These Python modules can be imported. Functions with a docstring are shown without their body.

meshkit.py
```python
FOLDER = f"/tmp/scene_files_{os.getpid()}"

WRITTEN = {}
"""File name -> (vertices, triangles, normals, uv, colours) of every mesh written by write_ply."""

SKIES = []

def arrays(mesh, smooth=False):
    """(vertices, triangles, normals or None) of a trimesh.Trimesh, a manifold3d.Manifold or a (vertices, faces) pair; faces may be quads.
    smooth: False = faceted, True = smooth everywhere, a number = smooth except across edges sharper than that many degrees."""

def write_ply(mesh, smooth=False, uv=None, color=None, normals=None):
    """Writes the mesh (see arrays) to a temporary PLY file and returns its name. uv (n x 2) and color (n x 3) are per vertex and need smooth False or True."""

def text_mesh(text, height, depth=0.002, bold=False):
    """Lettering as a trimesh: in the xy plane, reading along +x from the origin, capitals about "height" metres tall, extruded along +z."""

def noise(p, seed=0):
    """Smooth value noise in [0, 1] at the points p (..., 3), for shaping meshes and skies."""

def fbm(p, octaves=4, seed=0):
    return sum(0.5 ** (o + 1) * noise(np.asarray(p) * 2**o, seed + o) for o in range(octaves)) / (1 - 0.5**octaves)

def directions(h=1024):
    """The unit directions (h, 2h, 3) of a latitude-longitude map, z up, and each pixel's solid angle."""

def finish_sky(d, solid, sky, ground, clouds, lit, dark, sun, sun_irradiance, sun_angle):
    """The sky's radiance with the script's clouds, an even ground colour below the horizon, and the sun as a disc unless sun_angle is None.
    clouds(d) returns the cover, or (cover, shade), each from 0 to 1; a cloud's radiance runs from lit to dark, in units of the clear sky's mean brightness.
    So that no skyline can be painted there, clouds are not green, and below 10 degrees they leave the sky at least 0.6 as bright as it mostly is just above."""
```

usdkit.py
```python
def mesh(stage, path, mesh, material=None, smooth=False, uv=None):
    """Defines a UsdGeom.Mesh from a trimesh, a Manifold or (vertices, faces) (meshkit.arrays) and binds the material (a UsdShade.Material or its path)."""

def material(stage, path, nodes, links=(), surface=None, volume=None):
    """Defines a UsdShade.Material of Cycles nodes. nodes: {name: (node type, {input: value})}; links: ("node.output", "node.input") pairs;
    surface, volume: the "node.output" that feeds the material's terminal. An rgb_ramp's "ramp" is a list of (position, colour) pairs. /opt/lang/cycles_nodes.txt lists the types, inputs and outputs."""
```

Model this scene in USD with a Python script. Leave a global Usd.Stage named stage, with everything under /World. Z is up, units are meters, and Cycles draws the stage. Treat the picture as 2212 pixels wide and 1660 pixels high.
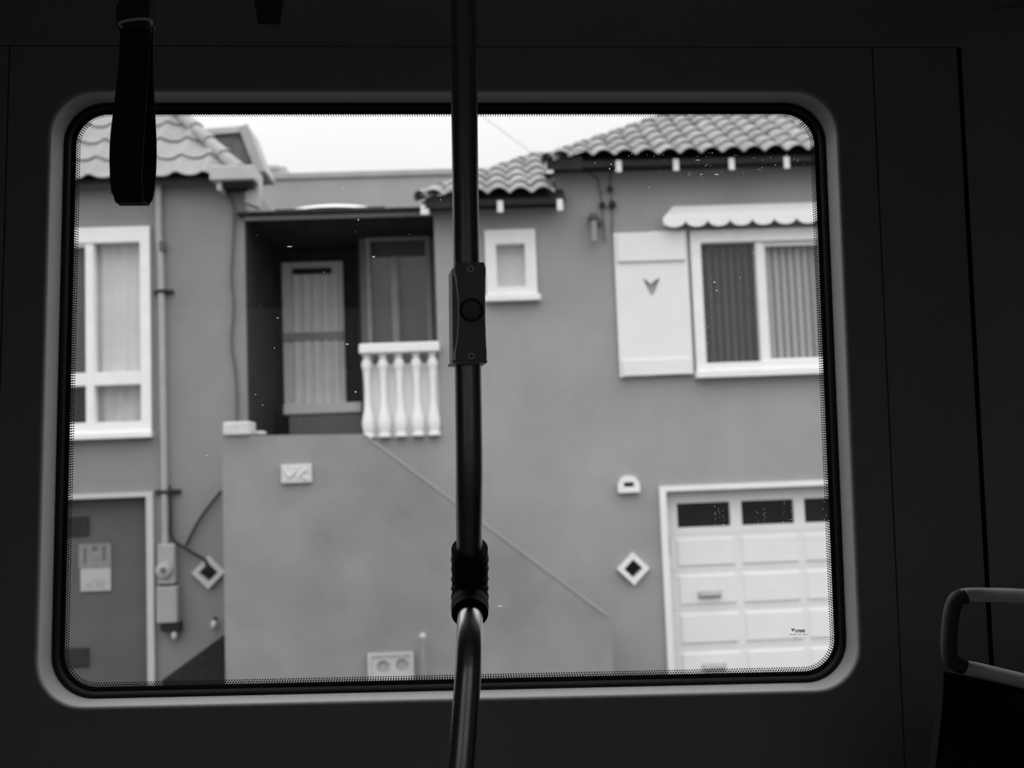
import math, random
import numpy as np, trimesh, usdkit, meshkit
from shapely.geometry import Polygon, box as sbox, Point
from shapely.ops import unary_union
from pxr import Usd, UsdGeom, UsdLux, UsdShade, Gf, Sdf

random.seed(7)
rng = np.random.default_rng(7)
stage = Usd.Stage.CreateInMemory()
UsdGeom.SetStageUpAxis(stage, 'Z'); UsdGeom.SetStageMetersPerUnit(stage, 1.0)
UsdGeom.Xform.Define(stage, '/World'); UsdGeom.Scope.Define(stage, '/World/Looks')

# ------------------------------------------------------------------ camera
F, CX, CY = 2174.0, 1106.0, 830.0           # focal length in pixels of the 2212 x 1660 frame
EYE = np.array([0.0, 0.0, 2.5])

def view_matrix(yaw, pitch, roll):           # rows: right, down, forward
    fwd = np.array([math.sin(yaw)*math.cos(pitch), math.cos(yaw)*math.cos(pitch), math.sin(pitch)])
    right = np.array([math.cos(yaw), -math.sin(yaw), 0.0]); up = np.cross(right, fwd)
    c, s = math.cos(roll), math.sin(roll)
    return np.array([c*right+s*up, -(-s*right+c*up), fwd])

VH = view_matrix(0.03683783, 0.07579210, -0.03769583)   # against the houses (plumb)
VB = view_matrix(0.03849632, 0.08439309, -0.01415111)   # against the bus, which leans with the sloping street
BUS = VH.T @ VB                                          # turns the bus frame (origin at the eye) into the world

cam = UsdGeom.Camera.Define(stage, '/World/camera')
r, d, f = VH
cam.AddTransformOp().Set(Gf.Matrix4d(*r, 0, *(-d), 0, *(-f), 0, *EYE, 1))
cam.CreateFocalLengthAttr(17.0); cam.CreateHorizontalApertureAttr(17.0*2212/F); cam.CreateVerticalApertureAttr(17.0*1660/F)
cam.CreateFStopAttr(2.1); cam.CreateFocusDistanceAttr(1.60); cam.CreateClippingRangeAttr((0.02, 500.0))
cam.CreateExposureAttr(0.0)

# ------------------------------------------------------------------ sky: an even overcast, brighter overhead as overcast skies are
SKY = 1.0
dome = UsdLux.DomeLight.Define(stage, '/World/sky'); dome.CreateIntensityAttr(1.0)
skym = usdkit.material(stage, '/World/Looks/overcast_sky', {
    'tc': ('texture_coordinate', {}), 'sx': ('separate_xyz', {}),
    'mr': ('map_range', {'from_min': 0.0, 'from_max': 1.0, 'to_min': 0.9, 'to_max': 2.7, 'clamp': True}),
    'no': ('noise_texture', {'scale': 2.0, 'detail': 3.0}),
    'nr': ('map_range', {'from_min': 0.3, 'from_max': 0.7, 'to_min': 0.95, 'to_max': 1.05}),
    'mu': ('math', {'math_type': 'multiply'}),
    'mc': ('mix', {'mix_type': 'mix', 'color1': (0, 0, 0), 'color2': (SKY, SKY, SKY)}),
    'bg': ('background_shader', {'strength': 1.0})},
    [('tc.generated', 'sx.vector'), ('sx.z', 'mr.value'), ('tc.generated', 'no.vector'), ('no.fac', 'nr.value'),
     ('mr.result', 'mu.value1'), ('nr.result', 'mu.value2'), ('mu.value', 'bg.strength')], surface='bg.background')
UsdShade.MaterialBindingAPI.Apply(dome.GetPrim()).Bind(skym)

# ------------------------------------------------------------------ measuring helpers
def U(px, py, Y):                            # the point of the plane y = Y (houses) seen at that spot of the photograph
    q = VH.T @ np.array([(px-CX)/F, (py-CY)/F, 1.0]); q = q*Y/q[1]
    return q[0], q[2]+EYE[2]

def Bp(px, py, y):                           # the same in the bus frame
    q = VB.T @ np.array([(px-CX)/F, (py-CY)/F, 1.0]); return q*y/q[1]

# ------------------------------------------------------------------ materials (a black and white photograph: every colour a grey)
MATS = {}
def mat(name, g, rough=0.6, metal=0.0, spec=0.4, var=0.0, scale=6.0, bump=0.0, bscale=80.0, rand=0.0, stretch=None, coat=0.0):
    p = '/World/Looks/' + name
    nodes = {'p': ('principled_bsdf', {'base_color': (g, g, g), 'roughness': rough, 'metallic': metal, 'specular_ior_level': spec, 'coat_weight': coat}),
             'geo': ('texture_coordinate', {})}
    links = []
    vec = 'geo.object'
    if stretch:
        nodes['mp'] = ('mapping', {'mapping_type': 'point', 'scale': stretch}); links.append(('geo.object', 'mp.vector')); vec = 'mp.vector'
    last = None
    if var:
        nodes['n'] = ('noise_texture', {'scale': scale, 'detail': 5.0, 'roughness': 0.6})
        lo, hi = g*(1-var), g*(1+var)
        nodes['r'] = ('rgb_ramp', {'ramp': [(0.3, (lo,)*3), (0.7, (hi,)*3)]})
        links += [(vec, 'n.vector'), ('n.fac', 'r.fac')]; last = 'r.color'
    if rand:
        nodes['oi'] = ('object_info', {})
        nodes['rr'] = ('rgb_ramp', {'ramp': [(0.0, (1-rand,)*3), (1.0, (1+rand,)*3)]})
        nodes['mm'] = ('mix', {'mix_type': 'multiply', 'fac': 1.0, 'color1': (g, g, g)})
        links += [('oi.random', 'rr.fac'), ('rr.color', 'mm.color2')]
        if last: links.append((last, 'mm.color1'))
        last = 'mm.color'
    if last: links.append((last, 'p.base_color'))
    if bump:
        nodes['bn'] = ('noise_texture', {'scale': bscale, 'detail': 4.0})
        nodes['b'] = ('bump', {'strength': bump, 'distance': 0.01})
        links += [(vec, 'bn.vector'), ('bn.fac', 'b.height'), ('b.normal', 'p.normal')]
    MATS[name] = usdkit.material(stage, p, nodes, links, surface='p.BSDF')
    return MATS[name]

def pane_mat(name, t, ior=1.45, rough=0.0, refl=0.9):
    MATS[name] = usdkit.material(stage, '/World/Looks/'+name, {
        'ge': ('geometry', {}), 'io': ('mix_float', {'a': ior, 'b': 1/ior}),   # the same Fresnel curve from both sides of the sheet
        't': ('transparent_bsdf', {'color': (t, t, t)}), 'g': ('glossy_bsdf', {'color': (refl, refl, refl), 'roughness': rough}),
        'f': ('fresnel', {'IOR': ior}), 'm': ('mix_closure', {})},
        [('ge.backfacing', 'io.fac'), ('io.result', 'f.IOR'), ('f.fac', 'm.fac'), ('t.BSDF', 'm.closure1'), ('g.BSDF', 'm.closure2')], surface='m.closure')
    return MATS[name]

mat('stucco', 0.315, 0.9, spec=0.15, var=0.12, scale=0.9, bump=0.25, bscale=60)
mat('stucco_left', 0.245, 0.9, spec=0.15, var=0.10, scale=1.1, bump=0.25, bscale=60)
mat('stucco_stair', 0.25, 0.9, spec=0.15, var=0.16, scale=1.3, bump=0.25, bscale=60)
mat('stucco_far', 0.34, 0.9, spec=0.15, var=0.08, scale=1.5, bump=0.2, bscale=50)
mat('stucco_coping', 0.29, 0.85, spec=0.15, var=0.08, scale=3)
mat('coping_paint', 0.42, 0.8, spec=0.2, var=0.06, scale=5)
mat('trim_grey', 0.50, 0.5, spec=0.3, var=0.05, scale=5)
mat('white_paint', 0.78, 0.45, spec=0.4, var=0.04, scale=4)
mat('white_enamel', 0.75, 0.4, spec=0.4, var=0.03, scale=3)
mat('white_awning', 0.80, 0.6, spec=0.3, var=0.03, scale=5)
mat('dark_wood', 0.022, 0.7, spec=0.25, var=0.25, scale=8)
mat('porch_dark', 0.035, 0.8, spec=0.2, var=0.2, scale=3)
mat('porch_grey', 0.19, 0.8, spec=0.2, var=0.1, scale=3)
mat('porch_grey_light', 0.36, 0.7, spec=0.2, var=0.1, scale=3)
mat('screen_door', 0.74, 0.7, spec=0.2, var=0.06, scale=6)
mat('screen_door_slat', 0.9, 0.7, spec=0.2, var=0.06, scale=6)
mat('roof_tile', 0.25, 0.8, spec=0.2, var=0.28, scale=9, bump=0.2, bscale=70, rand=0.14)
mat('roof_tile_pale', 0.29, 0.8, spec=0.2, var=0.10, scale=5, bump=0.2, bscale=70, rand=0.06)
mat('roof_dark', 0.17, 0.85, spec=0.2, var=0.35, scale=10, bump=0.3, bscale=40)
mat('garage_dark', 0.095, 0.6, spec=0.3, var=0.1, scale=3)
mat('iron_black', 0.02, 0.6, spec=0.3)
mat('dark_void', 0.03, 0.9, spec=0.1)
mat('insect_screen', 0.07, 0.8, spec=0.1, var=0.1, scale=30)
mat('blind', 0.62, 0.7, spec=0.2, rand=0.05)
mat('blind_dim', 0.115, 0.8, spec=0.1, rand=0.12)
mat('curtain', 0.90, 0.9, spec=0.1, var=0.05, scale=4)
mat('curtain_low', 0.70, 0.9, spec=0.1, var=0.12, scale=4)
mat('galvanised', 0.36, 0.5, metal=0.2, spec=0.4, var=0.08, scale=12)
mat('conduit_paint', 0.36, 0.7, spec=0.2, var=0.08, scale=8)
mat('cable_black', 0.03, 0.7, spec=0.2)
mat('meter_glass', 0.36, 0.25, spec=0.5, coat=0.4)
mat('sign_upper', 0.21, 0.6, spec=0.3, var=0.15, scale=22)
mat('sign_lower', 0.40, 0.6, spec=0.3, var=0.08, scale=14)
mat('sign_mark', 0.10, 0.6, spec=0.3)
mat('sign_smudge', 0.33, 0.6, spec=0.3)
mat('plaque_cream', 0.58, 0.5, spec=0.3, var=0.10, scale=14)
mat('plaque_relief', 0.68, 0.5, spec=0.3)
mat('vent_paint', 0.46, 0.6, spec=0.3, var=0.08, scale=10)
mat('asphalt', 0.07, 0.95, spec=0.1, var=0.3, scale=20)
mat('concrete', 0.17, 0.9, spec=0.15, var=0.15, scale=3)
mat('shrub_dark', 0.018, 0.8, spec=0.2, var=0.4, scale=30, bump=0.6, bscale=25)
mat('skylight_white', 0.80, 0.35, spec=0.5)
mat('house_across', 0.22, 0.9, spec=0.1, var=0.2, scale=0.6)
# bus
WALL = 0.42
mat('bus_panel', WALL, 0.42, spec=0.5, var=0.03, scale=60, bump=0.05, bscale=900)
mat('bus_floor', 0.06, 0.7, spec=0.3, var=0.2, scale=90)
mat('bus_seam', 0.01, 0.9, spec=0.1)
mat('rubber', 0.012, 0.65, spec=0.2)
mat('gasket', 0.010, 0.45, spec=0.3)
mat('frit', 0.006, 0.4, spec=0.3)
mat('ink', 0.03, 0.6, spec=0.2)
mat('ink_pale', 0.12, 0.7, spec=0.2)
mat('brushed_steel', 0.42, 0.36, metal=1.0, var=0.35, scale=2.0, stretch=(420.0, 420.0, 1.2))
mat('polished_steel', 0.55, 0.24, metal=1.0, var=0.12, scale=2.0, stretch=(300.0, 300.0, 2.0))
mat('black_plastic', 0.05, 0.5, spec=0.4, bump=0.08, bscale=1500)
mat('box_housing', 0.62, 0.4, spec=0.5)
mat('box_plastic', 0.34, 0.5, spec=0.4, bump=0.08, bscale=1500)
mat('button_plastic', 0.20, 0.45, spec=0.4)
mat('screw_steel', 0.85, 0.4, spec=0.5)
mat('webbing', 0.035, 0.75, spec=0.25, bump=0.3, bscale=1200)
mat('band_silver', 0.95, 0.3, spec=0.6)
mat('seat_shell', 0.010, 0.85, spec=0.12)
mat('seat_tube', 0.75, 0.28, spec=0.6)
MATS['speck'] = usdkit.material(stage, '/World/Looks/speck', {'d': ('diffuse_bsdf', {'color': (.8, .8, .8)}), 't': ('translucent_bsdf', {'color': (.95, .95, .95)}), 'm': ('mix_closure', {'fac': .75})}, [('d.BSDF', 'm.closure1'), ('t.BSDF', 'm.closure2')], surface='m.closure')
pane_mat('bus_glass', 0.93)
pane_mat('bus_glass_tinted', 0.36)
pane_mat('house_glass', 0.92)

# ------------------------------------------------------------------ stage helpers
COUNT = {}
def fresh(parent, name):
    k = (parent, name); n = COUNT.get(k, 0); COUNT[k] = n+1
    return f'{parent}/{name}' + (f'_{n:03d}' if n else '')

ORG = {}
def tag(prim, label=None, cat=None, group=None, kind=None):
    for k, v in (('label', label), ('category', cat), ('group', group), ('kind', kind)):
        if v: prim.SetCustomDataByKey(k, v)

def thing(name, origin, label=None, cat=None, group=None, kind=None, bus=False):
    p = fresh('/World', name)
    o = np.asarray(origin, float)
    o = BUS @ o + EYE if bus else o
    x = UsdGeom.Xform.Define(stage, p); x.AddTranslateOp().Set(Gf.Vec3d(*map(float, o)))
    tag(x.GetPrim(), label, cat, group, kind); ORG[p] = (o, bus)
    return p

def obj(name, mesh, material, parent='/World', smooth=False, label=None, cat=None, group=None, kind=None, bus=None):
    """ONE mesh; its vertices come in world (or bus) coordinates"""
    if isinstance(mesh, list): mesh = trimesh.util.concatenate(mesh)
    p = fresh(parent, name)
    root = '/'.join(p.split('/')[:3])
    o, b = ORG.get(root, (np.zeros(3), False)) if parent != '/World' else (None, False)
    if bus is not None: b = bus
    v, fc, n = meshkit.arrays(mesh, smooth)
    if b:
        v = v @ BUS.T + EYE; n = None if n is None else n @ BUS.T
    if o is None:
        o = np.array([v[:, 0].mean(), v[:, 1].mean(), v[:, 2].min()])
    m = UsdGeom.Mesh.Define(stage, p)
    from pxr import Vt
    m.CreatePointsAttr(Vt.Vec3fArray.FromNumpy((v-o).astype(np.float32)))
    m.CreateFaceVertexCountsAttr(Vt.IntArray.FromNumpy(np.full(len(fc), 3, np.int32)))
    m.CreateFaceVertexIndicesAttr(Vt.IntArray.FromNumpy(fc.astype(np.int32).ravel()))
    m.CreateSubdivisionSchemeAttr('none')
    if n is not None:
        m.CreateNormalsAttr(Vt.Vec3fArray.FromNumpy(n.astype(np.float32))); m.SetNormalsInterpolation('vertex')
    UsdShade.MaterialBindingAPI.Apply(m.GetPrim()).Bind(MATS[material])
    if parent == '/World':
        m.AddTranslateOp().Set(Gf.Vec3d(*map(float, o)))
    tag(m.GetPrim(), label, cat, group, kind)
    return p

# ------------------------------------------------------------------ shapes
def bx(x0, x1, y0, y1, z0, z1, bev=0.0):
    x0, x1 = sorted((x0, x1)); y0, y1 = sorted((y0, y1)); z0, z1 = sorted((z0, z1))
    if bev > 0:
        b = min(bev, (x1-x0)*.45, (y1-y0)*.45, (z1-z0)*.45)
        pts = [(x, y, z) for (X0, X1, Y0, Y1, Z0, Z1) in ((x0, x1, y0+b, y1-b, z0+b, z1-b), (x0+b, x1-b, y0, y1, z0+b, z1-b), (x0+b, x1-b, y0+b, y1-b, z0, z1))
               for x in (X0, X1) for y in (Y0, Y1) for z in (Z0, Z1)]
        return trimesh.convex.convex_hull(np.array(pts))
    m = trimesh.creation.box([x1-x0, y1-y0, z1-z0]); m.apply_translation([(x0+x1)/2, (y0+y1)/2, (z0+z1)/2]); return m

XZ = np.array([[1, 0, 0, 0], [0, 0, -1, 0], [0, 1, 0, 0], [0, 0, 0, 1.]])
def slab(poly, y0, y1):
    """a polygon of the x-z plane with depth from y0 to y1"""
    out = []
    for g in getattr(poly, 'geoms', [poly]):
        m = trimesh.creation.extrude_polygon(g, y1-y0, engine='earcut')
        m.apply_transform(XZ); m.apply_translation([0, y1, 0]); out.append(m)
    return trimesh.util.concatenate(out) if len(out) > 1 else out[0]

def frame_poly(x0, x1, z0, z1, w, wb=None, wt=None):
    return sbox(x0, z0, x1, z1).difference(sbox(x0+w, z0+(wb or w), x1-w, z1-(wt or w)))

def tube(path, rad, sides=20, cap=True):
    p = np.asarray(path, float); n = len(p); rad = np.broadcast_to(rad, n)
    t = np.gradient(p, axis=0); t /= np.linalg.norm(t, axis=1, keepdims=True)
    ref = np.array([1., 0, 0]) if abs(t[0][0]) < .8 else np.array([0, 1., 0])
    u = ref - t[0]*(ref@t[0]); u /= np.linalg.norm(u)
    a = np.arange(sides)/sides*2*np.pi; rings = []
    for k in range(n):
        u = u - t[k]*(u@t[k]); u /= np.linalg.norm(u); w = np.cross(t[k], u)
        rings.append(p[k] + rad[k]*(np.cos(a)[:, None]*u + np.sin(a)[:, None]*w))
    v = np.vstack(rings); fc = []
    for k in range(n-1):
        for s in range(sides):
            a0, a1 = k*sides+s, k*sides+(s+1) % sides
            fc += [(a0, a1, a1+sides), (a0, a1+sides, a0+sides)]
    if cap:
        v = np.vstack([v, p[0], p[-1]]); c0, c1 = len(v)-2, len(v)-1
        for s in range(sides):
            fc += [(c0, (s+1) % sides, s), (c1, (n-1)*sides+s, (n-1)*sides+(s+1) % sides)]
    return trimesh.Trimesh(v, fc, process=False)

def catmull(pts, n=8):
    p = np.asarray(pts, float); p = np.vstack([2*p[0]-p[1], p, 2*p[-1]-p[-2]]); out = []
    for i in range(1, len(p)-2):
        for t in np.arange(n)/n:
            out.append(.5*((2*p[i]) + (p[i+1]-p[i-1])*t + (2*p[i-1]-5*p[i]+4*p[i+1]-p[i+2])*t*t + (3*p[i]-p[i-1]-3*p[i+1]+p[i+2])*t**3))
    out.append(p[-2]); return np.array(out)

def lathe(profile, cx, cy, sides=20):
    m = trimesh.creation.revolve(np.array(profile), sections=sides); m.apply_translation([cx, cy, 0]); return m

def disc(x, y0, y1, z, r, n=24):
    a = np.arange(n)/n*2*np.pi
    return slab(Polygon(np.c_[x+r*np.cos(a), z+r*np.sin(a)]), y0, y1)

# ================================================================== THE SETTING: ground, bus shell
YF = 10.5                                     # the plane of the house fronts
obj('street', bx(-30, 30, -4.5, 8.2, -.30, 0.0), 'asphalt', kind='structure')
obj('sidewalk', bx(-30, 30, 8.2, 24, -.30, 0.08), 'concrete', kind='structure')
obj('sidewalk', bx(-30, 30, -16, -4.5, -.30, 0.08), 'concrete', kind='structure')
far = thing('garden_wall', (0, -8, .08), 'long low stucco garden wall across the street behind the bus', 'wall')
for k in range(8):
    x0 = -24+6*k
    obj('panel', bx(x0+.2, x0+6, -8.4, -8.2, .08, 2.1), 'house_across', far)
    obj('pier', bx(x0-.2, x0+.2, -8.5, -8.1, .08, 2.3), 'house_across', far)

# ---- the bus, in its own frame (origin at the eye; x along the bus, y towards the window)
GX, GZ, GW, GH, GY = -0.0393, 0.1511, 1.460, 1.1082, 1.8985   # window: middle, size, plane of the gasket's outer edge
WY = 1.836                                    # inner face of the side wall
FLOOR, CEIL = -1.20, 1.00
BX0, BX1, BACK = -3.2, 2.6, -0.42

def rrect(grow, rad=0.078, n=14):
    """rounded rectangle of the window, grown outwards; always the same number of points"""
    w, h, r_ = GW/2, GH/2, rad
    pts = []
    for (sx, sz, a0) in ((1, 1, 0), (-1, 1, 90), (-1, -1, 180), (1, -1, 270)):
        for k in range(n+1):
            a = math.radians(a0+90*k/n)
            pts.append((GX+sx*(w-r_)+(r_+grow)*math.cos(a), GZ+sz*(h-r_)+(r_+grow)*math.sin(a)))
    # straight runs get points of their own, for even shading
    out = []
    for i, p in enumerate(pts):
        q = pts[(i+1) % len(pts)]; out.append(p)
        if math.hypot(q[0]-p[0], q[1]-p[1]) > .3:
            out += [(p[0]+(q[0]-p[0])*t, p[1]+(q[1]-p[1])*t) for t in (np.arange(1, 16)/16)]
    return np.array(out)

def ring_strip(loops):
    """skin between successive loops [(points xz, y), ...]"""
    n = len(loops[0][0]); v = np.vstack([np.c_[l[:, 0], np.full(n, y), l[:, 1]] for l, y in loops]); fc = []
    for k in range(len(loops)-1):
        for i in range(n):
            a, b = k*n+i, k*n+(i+1) % n
            fc += [(a, b, b+n), (a, b+n, a+n)]
    return trimesh.Trimesh(v, fc, process=False)

FIL = 0.0085
loops = [(rrect(-.003), GY+.012), (rrect(0), GY)]
for k in range(1, 4): loops.append((rrect(.0006*k), GY-(GY-WY-FIL)*k/4))
for k in range(0, 11):
    a = math.radians(90*k/10); loops.append((rrect(.0025+FIL*(1-math.cos(a))), WY+FIL*(1-math.sin(a))))
edge = loops[-1][0]
SEAM_Z, JOINT_X, JOINT_XL = 0.794, 0.769, -0.8505
def wall_piece(x0, x1, z0, z1, hole=None, y0=WY, y1=WY+.10):
    p = sbox(x0, z0, x1, z1)
    return slab(p.difference(Polygon(hole)) if hole is not None else p, y0, y1)
wall = thing('wall_front', (0, WY, FLOOR), kind='structure', bus=True)
g = 0.0014
reveal = ring_strip(loops)
# winding: the reveal looks into the bus
obj('window_panel', [wall_piece(JOINT_XL+g, JOINT_X-g, FLOOR, SEAM_Z-.0007, edge, WY, WY+.004), reveal], 'bus_panel', wall, smooth=50)
obj('wall_core', wall_piece(BX0, BX1, FLOOR, 1.1, rrect(.014), WY+.014, WY+.10), 'bus_seam', wall)
obj('side_panel', wall_piece(BX0, JOINT_XL-g, FLOOR, SEAM_Z-.0007, None, WY, WY+.0135), 'bus_panel', wall)
obj('side_panel', wall_piece(JOINT_X+g, .933, FLOOR, SEAM_Z-.0007, None, WY, WY+.0135), 'bus_panel', wall)
# beyond the dark rubber seam: the swelling door-post cover
cov = []
for k in range(17):
    t = k/16; cov.append((.942+.42*t, WY-.045*math.sin(math.pi*min(1, t*1.25)*.8)))
cover = np.array([(x, y) for x, y in cov])
n = len(cover)
v = np.vstack([np.c_[cover, np.full(n, FLOOR)], np.c_[cover, np.full(n, .86)]]); fc = []
for k in range(n-1): fc += [(k, k+1, n+k+1), (k, n+k+1, n+k)]
obj('post_cover', trimesh.Trimesh(v, fc, process=False), 'bus_panel', wall, smooth=True)
obj('rubber_seam', bx(.932, .943, WY+.004, WY+.0135, FLOOR, .815), 'bus_seam', wall)
# ceiling with its cove
prof = [(WY, SEAM_Z+.0007), (WY-.002, .82), (WY-.012, .86), (WY-.04, .905), (WY-.10, .95), (WY-.2, .98), (WY-.34, CEIL), (BACK+.34, CEIL), (BACK+.2, .98), (BACK+.1, .95), (BACK+.04, .905), (BACK+.012, .86), (BACK, .80)]
prof = np.array(prof); n = len(prof)
v = np.vstack([np.c_[np.full(n, x), prof] for x in (BX0, BX1)]); fc = []
for k in range(n-1): fc += [(k, n+k, n+k+1), (k, n+k+1, k+1)]
ceiling = trimesh.Trimesh(v, fc, process=False)
top = trimesh.creation.box([BX1-BX0, WY-BACK+.3, .02]); top.apply_translation([(BX0+BX1)/2, (WY+BACK)/2, 1.11])
obj('ceiling', [ceiling, top], 'bus_panel', smooth=40, kind='structure', bus=True)
obj('floor', bx(BX0, BX1, BACK-.1, WY+.1, FLOOR-.06, FLOOR), 'bus_floor', kind='structure', bus=True)
obj('wall_left', bx(BX0-.05, BX0, BACK-.1, WY+.1, FLOOR-.06, 1.12), 'bus_panel', kind='structure', bus=True)
obj('wall_right', bx(BX1, BX1+.05, BACK-.1, WY+.1, FLOOR-.06, 1.12), 'bus_panel', kind='structure', bus=True)
# the opposite side of the bus, with two windows
holes = [sbox(-1.60, -.42, -.28, .66), sbox(.12, -.42, 1.44, .66)]
wb = thing('wall_back', (0, BACK, FLOOR), kind='structure', bus=True)
obj('panel', slab(sbox(BX0, FLOOR, BX1, 1.1).difference(unary_union([h.buffer(.06).buffer(-.0) for h in holes])), BACK-.08, BACK), 'bus_panel', wb)
for k, h in enumerate(holes):
    w2 = thing(f'window_{k+2}', (h.centroid.x, BACK-.05, -.48), kind='structure', bus=True)
    obj('pane', slab(h.buffer(.06), BACK-.065, BACK-.06), 'bus_glass_tinted', w2)
    obj('gasket', slab(h.buffer(.06).difference(h.buffer(.04)), BACK-.058, BACK-.03), 'gasket', w2)

# ---- the window in front
win = thing('window_1', (GX, GY, GZ-GH/2), kind='structure', bus=True)
obj('pane', slab(Polygon(rrect(.010)), GY+.007, GY+.012), 'bus_glass', win)
lp = [(rrect(.002), GY+.010), (rrect(.002), GY-.004), (rrect(-.001), GY-.0075), (rrect(-.005), GY-.0075), (rrect(-.0075), GY-.005), (rrect(-.0078), GY-.001), (rrect(-.0095), GY+.001), (rrect(-.0105), GY+.0066)]
obj('gasket', ring_strip(lp), 'gasket', win, smooth=40)
YG = GY+.0068                                  # inner face of the pane
BAND = -.0165
obj('frit_band', slab(Polygon(rrect(.004)).difference(Polygon(rrect(BAND))), YG-.0004, YG+.0001), 'frit', win)
# the printed dots that fade the band out
def along(loop, step, phase):
    p = np.vstack([loop, loop[:1]]); s = np.r_[0, np.cumsum(np.hypot(*np.diff(p, axis=0).T))]
    m_ = round(s[-1]/step); q = (np.arange(m_)+phase)*s[-1]/m_
    return np.c_[np.interp(q, s, p[:, 0]), np.interp(q, s, p[:, 1])], m_
PITCH = .00475
base_loop = rrect(BAND)
nd = along(base_loop, PITCH, 0)[1]
dv, df = [], []
for row, (off, rd) in enumerate(((0.0, .0019), (.0036, .00165), (.0073, .0014), )):
    pts, _ = along(rrect(BAND-off), (PITCH if row == 0 else PITCH), .5*(row % 2))
    lp_ = rrect(BAND-off); p = np.vstack([lp_, lp_[:1]]); s = np.r_[0, np.cumsum(np.hypot(*np.diff(p, axis=0).T))]
    q = (np.arange(nd)+.5*(row % 2))*s[-1]/nd
    pts = np.c_[np.interp(q, s, p[:, 0]), np.interp(q, s, p[:, 1])]
    a = np.arange(10)/10*2*np.pi
    for (x, z) in pts:
        top_ = z > GZ+GH/2-.035
        if top_ and row == 2: continue
        k0 = len(dv)*20
        rq = .0012 if top_ and row == 1 else rd
        ring = np.c_[x+rq*np.cos(a), z+rq*np.sin(a)]
        dv.append(np.vstack([np.c_[ring[:, 0], np.full(10, YG-.0004), ring[:, 1]], np.c_[ring[:, 0], np.full(10, YG+.0001), ring[:, 1]]]))
        df += [(k0, k0+i+1, k0+i) for i in range(1, 9)]
        df += [t for i in range(10) for t in ((k0+i, k0+(i+1) % 10, k0+10+(i+1) % 10), (k0+i, k0+10+(i+1) % 10, k0+10+i))]
obj('frit_dots', trimesh.Trimesh(np.vstack(dv), df, process=False), 'frit', win, kind='stuff')
# the glazier's mark: a triangle V and three letters, then two lines of fine print
S = 1.905/F
def glyph(px, py): q = Bp(px, py, YG-.0003); return q[0], q[2]
def zp(zx, zy): return glyph(1680+zx/22.12, 1340+zy/22.12)
def outline(pts, w=.00055, close=False):
    from shapely.geometry import LineString
    return LineString([zp(*p) for p in (pts+[pts[0]] if close else pts)]).buffer(w, cap_style=2, join_style=2)
mk = [outline([(665, 438), (800, 438), (728, 545)], .0006, True), outline([(660, 440), (740, 455)], .0007)]
mk += [outline([(872, 485), (975, 480), (958, 570), (858, 575)], .0006, True)]
for dx in (0, 155):
    mk += [outline([(1145+dx, 478), (1030+dx, 480), (1018+dx, 525), (1135+dx, 525), (1125+dx, 572), (1010+dx, 575)], .0006)]
obj('maker_mark', slab(unary_union(mk), YG-.0004, YG), 'ink', win, label='small dark printed lettering reading VOSS with a triangle V')
fine = [outline([(a, 700+(a-550)*-.012), (b, 700+(b-550)*-.012)], .0006) for a, b in ((555, 610), (625, 690), (742, 800), (812, 868), (975, 1020), (1050, 1080), (1095, 1110), (1212, 1296), (1335, 1370), (1385, 1420))]
fine += [outline([(a, 862), (a+34, 862)], .0007) for a in (822, 1312)] + [outline([(a, 858), (a+14, 858)], .0003) for a in (900, 960, 1090, 1180)]
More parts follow.
